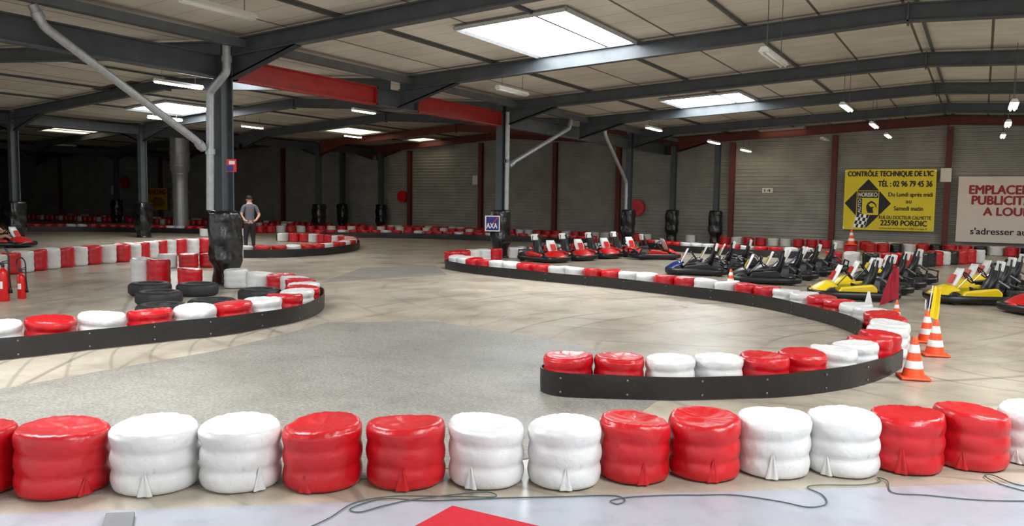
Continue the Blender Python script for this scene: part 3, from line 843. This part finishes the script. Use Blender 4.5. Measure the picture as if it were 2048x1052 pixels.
def shape(name, poly, z, m, parent, t=.004):
    a = sum(poly[i][0]*poly[(i+1) % len(poly)][1]-poly[(i+1) % len(poly)][0]*poly[i][1] for i in range(len(poly)))
    if a < 0: poly = poly[::-1]
    mb = MB(); mb.prism(poly, z, z+t); return mb.obj(name, [m], parent=parent)
BY = mat('banner_yellow', (248, 226, 48), .55, 0, .08, 2); BK = mat('sign_black', (20, 20, 20), .5); SW = mat('sign_white', (235, 232, 225), .5, 0, .05); SR = mat('sign_dark_red', (165, 20, 38), .5)
PALE = mat('pale_board', (236, 225, 216), .6, 0, .08, 2); SBL = mat('sign_blue', (20, 28, 130), .4); SRD = mat('sign_red', (215, 30, 40), .4)
yb = 33.1
a, b, c_, d_ = W(1689, 337, yb), W(1873, 340, yb), W(1868, 465, yb), W(1687, 457, yb)
bw = (b.x+c_.x-a.x-d_.x)/2; bz1 = (a.z+b.z)/2; bz0 = (c_.z+d_.z)/2; bh = bz1-bz0; bc = Vector(((a.x+b.x+c_.x+d_.x)/4, yb, (bz0+bz1)/2))
bn = meta(board('advertising_banner', bc, bw, bh, BY), 'yellow advertising banner with black lettering on ribbed wall', 'banner')
def BX(fx, fy): return ((fx-.5)*bw, (.5-fy)*bh)
def bt(s, fx, fy, fw_, fh, m=BK, **k): x, y = BX(fx, fy); return text(s, x, y, fw_*bw, fh*bh, m, bn, **k)
bt("CONTRÔLE TECHNIQUE DE L'IC", .5, .07, .93, .12, bold=.04)
bt("TÉL : 02 96 79 45 36", .67, .225, .58, .115, bold=.04)
bt("Du Lundi après midi", .735, .42, .47, .085, bold=.03)
bt("au", .72, .53, .06, .045, bold=.03)
bt("Samedi matin", .72, .635, .31, .07, bold=.03)
bt("RUE DU DOCTEUR CALMETTE", .685, .785, .56, .055, bold=.03)
bt("22590 PORDIC", .675, .875, .5, .085, bold=.05)
bt("controle.technique.ic@orange.fr", .675, .965, .52, .04)
cx, cy = BX(.27, .56); dx, dy = .26*bw, .40*bh
shape('logo_diamond', [(cx-dx, cy), (cx, cy-dy), (cx+dx, cy), (cx, cy+dy)], .007, BK, bn)
shape('logo_frame', [(cx-.125*bw, cy-.19*bh), (cx+.125*bw, cy-.19*bh), (cx+.125*bw, cy+.21*bh), (cx-.125*bw, cy+.21*bh)], .012, BY, bn)
shape('logo_band', [(cx-.118*bw, cy+.09*bh), (cx+.118*bw, cy+.09*bh), (cx+.118*bw, cy+.2*bh), (cx-.118*bw, cy+.2*bh)], .017, BK, bn)
text('NORISKO', cx, cy+.145*bh, .21*bw, .07*bh, SW, bn, z=.023, bold=.04)
shape('logo_band', [(cx-.118*bw, cy-.18*bh), (cx-.06*bw, cy-.18*bh), (cx-.06*bw, cy+.08*bh), (cx-.118*bw, cy+.08*bh)], .017, BK, bn)
text('AUTO', cx-.089*bw, cy-.05*bh, .22*bh, .035*bw, SW, bn, z=.023, rotz=math.pi/2, bold=.04)
hd = [(-.4, -.9), (.5, -.9), (.35, -.3), (.6, .0), (.95, -.1), (1, -.3), (.9, .25), (.6, .55), (.1, .75), (-.4, .5), (-.7, 0), (-.6, -.5)]
shape('logo_bird', [(cx+.035*bw+x*.07*bw, cy-.05*bh+y*.12*bh) for x, y in hd], .017, BK, bn)
shape('logo_bird_face', [(cx+.035*bw+x*.07*bw, cy-.05*bh+y*.12*bh) for x, y in [(0, -.1), (.6, -.05), (.85, .05), (.55, .35), (.1, .5), (-.3, .25)]], .022, BY, bn)
for ex, ey in ((-.49, .47), (.49, .47), (-.49, -.47), (.49, -.47)):
    mb = MB(); mb.lathe([(.03, 0), (.03, .01)], 10, T=Matrix.Translation((ex*bw, ey*bh, .006))); mb.obj('eyelet', [CHR], parent=bn)
a = W(1918, 353, yb); d_ = W(1915, 483, yb); w2 = 4.3; h2 = a.z-d_.z
pb = meta(board('rental_sign_board', Vector((a.x+w2/2, yb, (a.z+d_.z)/2)), w2, h2, PALE), 'pale sign board with dark red lettering on ribbed wall', 'sign')
def uu(u): return W(u, 420, yb).x-(a.x+w2/2)
def pt(s, ua, ub, fy, fh, m, bold=.06): text(s, (uu(ua)+uu(ub))/2, (.5-fy)*h2, uu(ub)-uu(ua), fh*h2, m, pb, bold=bold)
pt('EMPLACEMENT', 1937, 2112, .2, .13, SR); pt('PUBLICITAIRE', 1943, 2100, .36, .13, SR); pt('A LOUER', 1967, 2076, .53, .12, SR); pt("s'adresser au", 1943, 2056, .83, .1, BK, .03)
q = W(985, 447, 18.98); s_ = .42
ax = meta(board('square_sign', q, s_, s_*1.05, SW, TH, .01), 'square blue and white logo sign on column padding', 'sign')
shape('sign_panel', [(-s_*.42, -s_*.45), (s_*.42, -s_*.45), (s_*.42, s_*.45), (-s_*.42, s_*.45)], .006, SBL, ax)
text('AXA', -s_*.04, -s_*.14, s_*.72, s_*.34, SW, ax, bold=.04)
shape('red_slash', [(s_*.02, .06*s_), (s_*.10, .06*s_), (s_*.40, s_*.42), (s_*.31, s_*.42)], .012, SRD, ax)
q = W(463, 331, 9.5)
sg = meta(board('column_sign', q, .17, .22, SRD, TH, .01), 'small red and blue safety sign on steel column', 'sign')
shape('sign_panel', [(-.08, -.1), (.03, -.1), (.03, 0), (-.08, 0)], .006, SBL, sg); shape('sign_panel', [(-.04, .02), (.06, .02), (.06, .08), (-.04, .08)], .006, SW, sg)
q = W(315, 398, 33.05); ks = meta(board('karting_sign', q, 2.0, 1.4, mat('sign_ochre', (235, 190, 30), .6), 0), 'yellow karting sign board on dark wall', 'sign')
text('KARTING', 0, .45, 1.7, .32, SR, ks, bold=.06)
shape('sign_panel', [(-.7, -.5), (.5, -.5), (.8, -.25), (.5, .05), (-.2, .15), (-.7, -.1)], .006, mat('sign_tan', (180, 130, 40), .6), ks)
for u, v, w_, h_, nm in ((1535, 381, .42, .2, '14'), (950, 360, .3, .45, None), (230, 380, .9, .6, None), (1892, 350, .35, .5, None)):
    q = W(u, v, 33.35 if u != 1892 else 33.14)
    o = meta(board('notice_plate', q, w_, h_, SW), 'small white notice plate on ribbed wall', 'sign')
    if nm: text(nm, 0, 0, w_*.6, h_*.6, BK, o)
def reel(q, r):
    root = empty('fire_hose_reel', q); root.rotation_euler = (math.pi/2, 0, 0)
    mb = MB(); mb.lathe([(r, -.08), (r, -.06)], 28); mb.lathe([(r, .06), (r, .08)], 28); mb.lathe([(r*.35, .08), (r*.3, .11)], 20); mb.obj('reel_disc', [RPL], parent=root)
    mb = MB()
    for z in (-.035, 0, .035): mb.tube([(r*.85*math.cos(2*math.pi*i/24), r*.85*math.sin(2*math.pi*i/24), z) for i in range(24)], .02, 8, closed=True)
    mb.obj('hose', [BPL], parent=root); mb = MB(); mb.box((0, 0, -.12), (.12, .2, .1)); mb.obj('wall_bracket', [RPL], parent=root)
    meta(root, 'red round fire hose reel mounted on wall', 'hose reel', 'hose reels')
reel(W(805, 393, 33.18), .3); reel(W(250, 365, 33.18), .42); reel(W(1274, 415, 33.18), .36)

# ============ FLOOR DETAILS
RUG = mat('red_carpet', (190, 18, 36), .9, 0, .15, 30, .3, 200)
pp = [G(u, v, .012) for u, v in ((905, 1011), (1105, 1058), (1040, 1130), (700, 1120), (800, 1068))]
mb = MB(); mb.prism([(p.x, p.y) for p in pp][::-1], .0065, .012); meta(mb.obj('red_mat', [RUG]), 'red carpet mat lying on painted floor', 'mat')
pp = [G(u, v, .02) for u, v in ((212, 1029), (270, 1027), (262, 1075), (196, 1080))]
mb = MB(); mb.prism([(p.x, p.y) for p in pp][::-1], .0065, .03); meta(mb.obj('floor_socket_box', [mat('grey_box', (120, 120, 122), .5)], bevel=.004), 'flat grey metal floor box', 'floor box')
CAB = mat('green_grey_cable', (66, 84, 82), .5)
def cable(px, lab):
    P = catmull([G(u, v, .012) for u, v in px], 8); mb = MB(); mb.tube(P, .0035, 6); meta(mb.obj('floor_cable', [CAB], smooth=True), lab, 'cable', 'floor cables')
cable([(615, 1056), (660, 1035), (710, 1005), (780, 993), (850, 992), (920, 993), (985, 994), (990, 988), (965, 984), (900, 990), (820, 1000), (765, 1012), (720, 1024), (700, 1018), (735, 1004), (775, 997), (860, 1001), (1000, 996), (1130, 993), (1225, 991), (1250, 1000), (1235, 1008), (1222, 1001), (1260, 994), (1340, 990), (1400, 990)],
      'thin grey-green cable looped across floor')
cable([(1400, 990), (1470, 990), (1560, 1003), (1615, 1014), (1652, 1008), (1645, 990), (1615, 975), (1640, 970), (1720, 970), (1760, 963), (1755, 955), (1775, 962), (1785, 985), (1850, 990), (1960, 1000), (2080, 1002)], 'thin grey-green cable looped across floor')
cable([(2080, 975), (2030, 968), (1985, 950), (1970, 952), (2000, 968), (2060, 985)], 'thin grey-green cable end on floor')

# ============ PEOPLE
SK_ = mat('skin', (206, 156, 130), .55, 0, .08); TEE = mat('grey_tshirt', (104, 106, 114), .85, 0, .12); TRO = mat('dark_trousers', (40, 39, 42), .85); HAIR = mat('dark_hair', (34, 26, 22), .7, 0, .3, 30); SHO = mat('dark_shoes', (28, 26, 26), .5)
HIV = mat('yellow_vest', (200, 215, 40), .8)
def person(joints, edges, matfn, fingers):
    me = bpy.data.meshes.new('person'); names = list(joints); me.from_pydata([joints[n][0] for n in names], [(names.index(a), names.index(b)) for a, b in edges], [])
    o = bpy.data.objects.new('tmp', me); COL.objects.link(o)
    sk = o.modifiers.new('s', 'SKIN'); sk.use_smooth_shade = True
    for i, n in enumerate(names):
        r = joints[n][1]; me.skin_vertices[0].data[i].radius = r if isinstance(r, tuple) else (r, r)
        me.skin_vertices[0].data[i].use_root = (i == 0)
    ss = o.modifiers.new('ss', 'SUBSURF'); ss.levels = 2; ss.render_levels = 2
    bpy.context.view_layer.update(); dg = bpy.context.evaluated_depsgraph_get()
    m2 = bpy.data.meshes.new_from_object(o.evaluated_get(dg)); bpy.data.objects.remove(o)
    mb = MB(); mb.v = [tuple(v.co) for v in m2.vertices]
    for p in m2.polygons:
        mb.f.append(tuple(p.vertices)); mb.m.append(matfn(p.center))
    for pts, r in fingers: mb.tube(pts, [r, r*.95, r*.85, r*.6][:len(pts)], 8, 0)
    return mb
def hand_fingers(palm, d, side, nrm):
    palm = Vector(palm); d = Vector(d).normalized(); s = Vector(side).normalized(); n = Vector(nrm).normalized(); out = []
    for k, L in enumerate((.07, .08, .075, .058)):
        b = palm+s*(k-1.5)*.02+d*.02
        out.append(([b, b+d*L*.45+n*.006, b+d*L*.8+n*.022, b+d*L+n*.038], .0088))
    b = palm-s*.03-d*.01; out.append(([b, b-s*.022+d*.02+n*.008, b-s*.03+d*.045+n*.016], .010))
    return out
J = {'pel': ((0, 0, .93), (.145, .11)), 'sp': ((0, .01, 1.08), (.135, .105)), 'ch': ((0, .0, 1.28), (.165, .12)), 'nb': ((0, -.01, 1.43), (.09, .075)), 'nk': ((0, 0, 1.50), .055), 'hd': ((-.005, .015, 1.585), (.078, .09)), 'ht': ((-.005, .01, 1.67), (.07, .08)),
     'nose': ((-.02, .1, 1.59), .014),
     'sl': ((-.17, -.01, 1.40), .068), 'el': ((-.25, -.05, 1.14), .045), 'wl': ((-.16, -.15, .99), .03), 'pl': ((-.09, -.17, .97), (.036, .022)),
     'sr': ((.17, -.01, 1.40), .068), 'er': ((.27, -.06, 1.15), .045), 'wr': ((.15, -.17, 1.0), .03), 'pr': ((.07, -.19, .97), (.036, .022)),
     'hl': ((-.09, 0, .86), .105), 'kl': ((-.11, .02, .48), .068), 'al': ((-.12, -.02, .09), .045), 'tl': ((-.13, .14, .045), .042), 'hel': ((-.12, -.05, .045), .04),
     'hr': ((.09, 0, .86), .105), 'kr': ((.1, .02, .48), .068), 'ar': ((.11, -.02, .09), .045), 'tr': ((.14, .13, .045), .042), 'her': ((.11, -.05, .045), .04)}
Eg = [('pel', 'sp'), ('sp', 'ch'), ('ch', 'nb'), ('nb', 'nk'), ('nk', 'hd'), ('hd', 'ht'), ('hd', 'nose'), ('nb', 'sl'), ('sl', 'el'), ('el', 'wl'), ('wl', 'pl'), ('nb', 'sr'), ('sr', 'er'), ('er', 'wr'), ('wr', 'pr'),
      ('pel', 'hl'), ('hl', 'kl'), ('kl', 'al'), ('al', 'tl'), ('al', 'hel'), ('pel', 'hr'), ('hr', 'kr'), ('kr', 'ar'), ('ar', 'tr'), ('ar', 'her')]
def mf(c):
    if c.z > 1.475: return 0
    if c.z < .1: return 3
    arm = (c.y < -.11 and c.z < 1.12) or (abs(c.x) > .19 and c.z < 1.22)
    if arm and c.z > .93: return 0
    if c.z > .92: return 1
    return 2
fing = hand_fingers((-.07, -.175, .965), (1, -.1, -.25), (0, -.1, 1), (0, 1, 0))+hand_fingers((.05, -.195, .965), (-1, -.05, -.2), (0, 0, 1), (0, 1, .1))
mb = person(J, Eg, mf, fing)
q = G(500, 508)
pr_ = mb.obj('person', [SK_, TEE, TRO, SHO], loc=(q.x, q.y, .001), rot=(0, 0, TH+.5), smooth=True); pr_.scale = (.965,)*3
meta(pr_, 'person in grey t-shirt and dark trousers standing, hands behind back', 'person')
def hair_at(parent, c, r, rz=1.0):
    mb = MB(); prof = []
    for i in range(9):
        a = -.25+i*(math.pi/2+.25)/8; prof.append((r*math.cos(a)+.0005, r*rz*math.sin(a)))
    mb.lathe(prof, 24, fn=lambda rr, z, a: (rr*(1+.02*math.sin(9*a)), z+(.035 if (math.sin(a) > .45 and z < r*.4) else 0))); return mb.obj('hair', [HAIR], parent=parent, loc=c, smooth=True)
hair_at(pr_, (-.005, -.003, 1.64), .083)
for sx in (-1, 1):
    mb = MB(); mb.lathe([(.004, -.022), (.014, -.012), (.016, .005), (.010, .02)], 10); mb.obj('ear', [SK_], parent=pr_, loc=(-.005+sx*.078, .01, 1.59), smooth=True)
    mb = MB(); mb.lathe([(.003, -.008), (.009, -.004), (.009, .004), (.003, .008)], 8); mb.obj('eye', [BK], parent=pr_, loc=(-.005+sx*.03, .088, 1.61), smooth=True)
mb = MB(); mb.box((0, 0, 0), (.045, .01, .008)); mb.obj('mouth', [SR], parent=pr_, loc=(-.012, .092, 1.55))
JD = {'pel': ((-.3, 0, .27), (.13, .12)), 'sp': ((-.36, 0, .42), .125), 'ch': ((-.4, 0, .6), (.15, .12)), 'nb': ((-.4, 0, .74), .08), 'nk': ((-.39, 0, .8), .052), 'hd': ((-.37, 0, .88), (.08, .085)), 'ht': ((-.375, 0, .96), (.07, .075)), 'nose': ((-.28, 0, .885), .013),
      'sl': ((-.39, .17, .70), .06), 'el': ((-.18, .24, .52), .042), 'wl': ((.03, .16, .5), .028), 'pl': ((.08, .135, .51), .028), 'sr': ((-.39, -.17, .70), .06), 'er': ((-.18, -.24, .52), .042), 'wr': ((.03, -.16, .5), .028), 'pr': ((.08, -.135, .51), .028),
      'hl': ((-.2, .09, .26), .09), 'kl': ((.2, .17, .40), .058), 'al': ((.52, .12, .18), .038), 'tl': ((.6, .12, .27), .035), 'hr': ((-.2, -.09, .26), .09), 'kr': ((.2, -.17, .40), .058), 'ar': ((.52, -.12, .18), .038), 'tr': ((.6, -.12, .27), .035)}
EgD = [e for e in Eg if e[1] not in ('hel', 'her')]
def mfd(c):
    if c.z > .775: return 0
    if c.x > .48: return 3
    if abs(c.y) > .16 and c.z < .62 and c.x > -.3 and c.z > .43: return 0
    if c.x > .0: return 0
    if c.z > .36: return 1
    return 2
fd = hand_fingers((.09, .13, .515), (.5, -.3, .6), (.4, .6, 0), (-.8, -.3, .2))+hand_fingers((.09, -.13, .515), (.5, .3, .6), (.4, -.6, 0), (-.8, .3, .2))
mb = person(JD, EgD, mfd, fd)
dv = mb.obj('person', [SK_, HIV, TRO, SHO], loc=KD.location, rot=KD.rotation_euler, smooth=True); dv.scale = (.9,)*3
meta(dv, 'person in yellow vest and shorts seated driving a kart', 'person')
hair_at(dv, (-.385, 0, .935), .086)

# ============ LIGHT
w = bpy.data.worlds.new('world'); scene.world = w; w.use_nodes = True
bg = w.node_tree.nodes['Background']; bg.inputs[0].default_value = (.95, .97, 1, 1); bg.inputs[1].default_value = 1.25
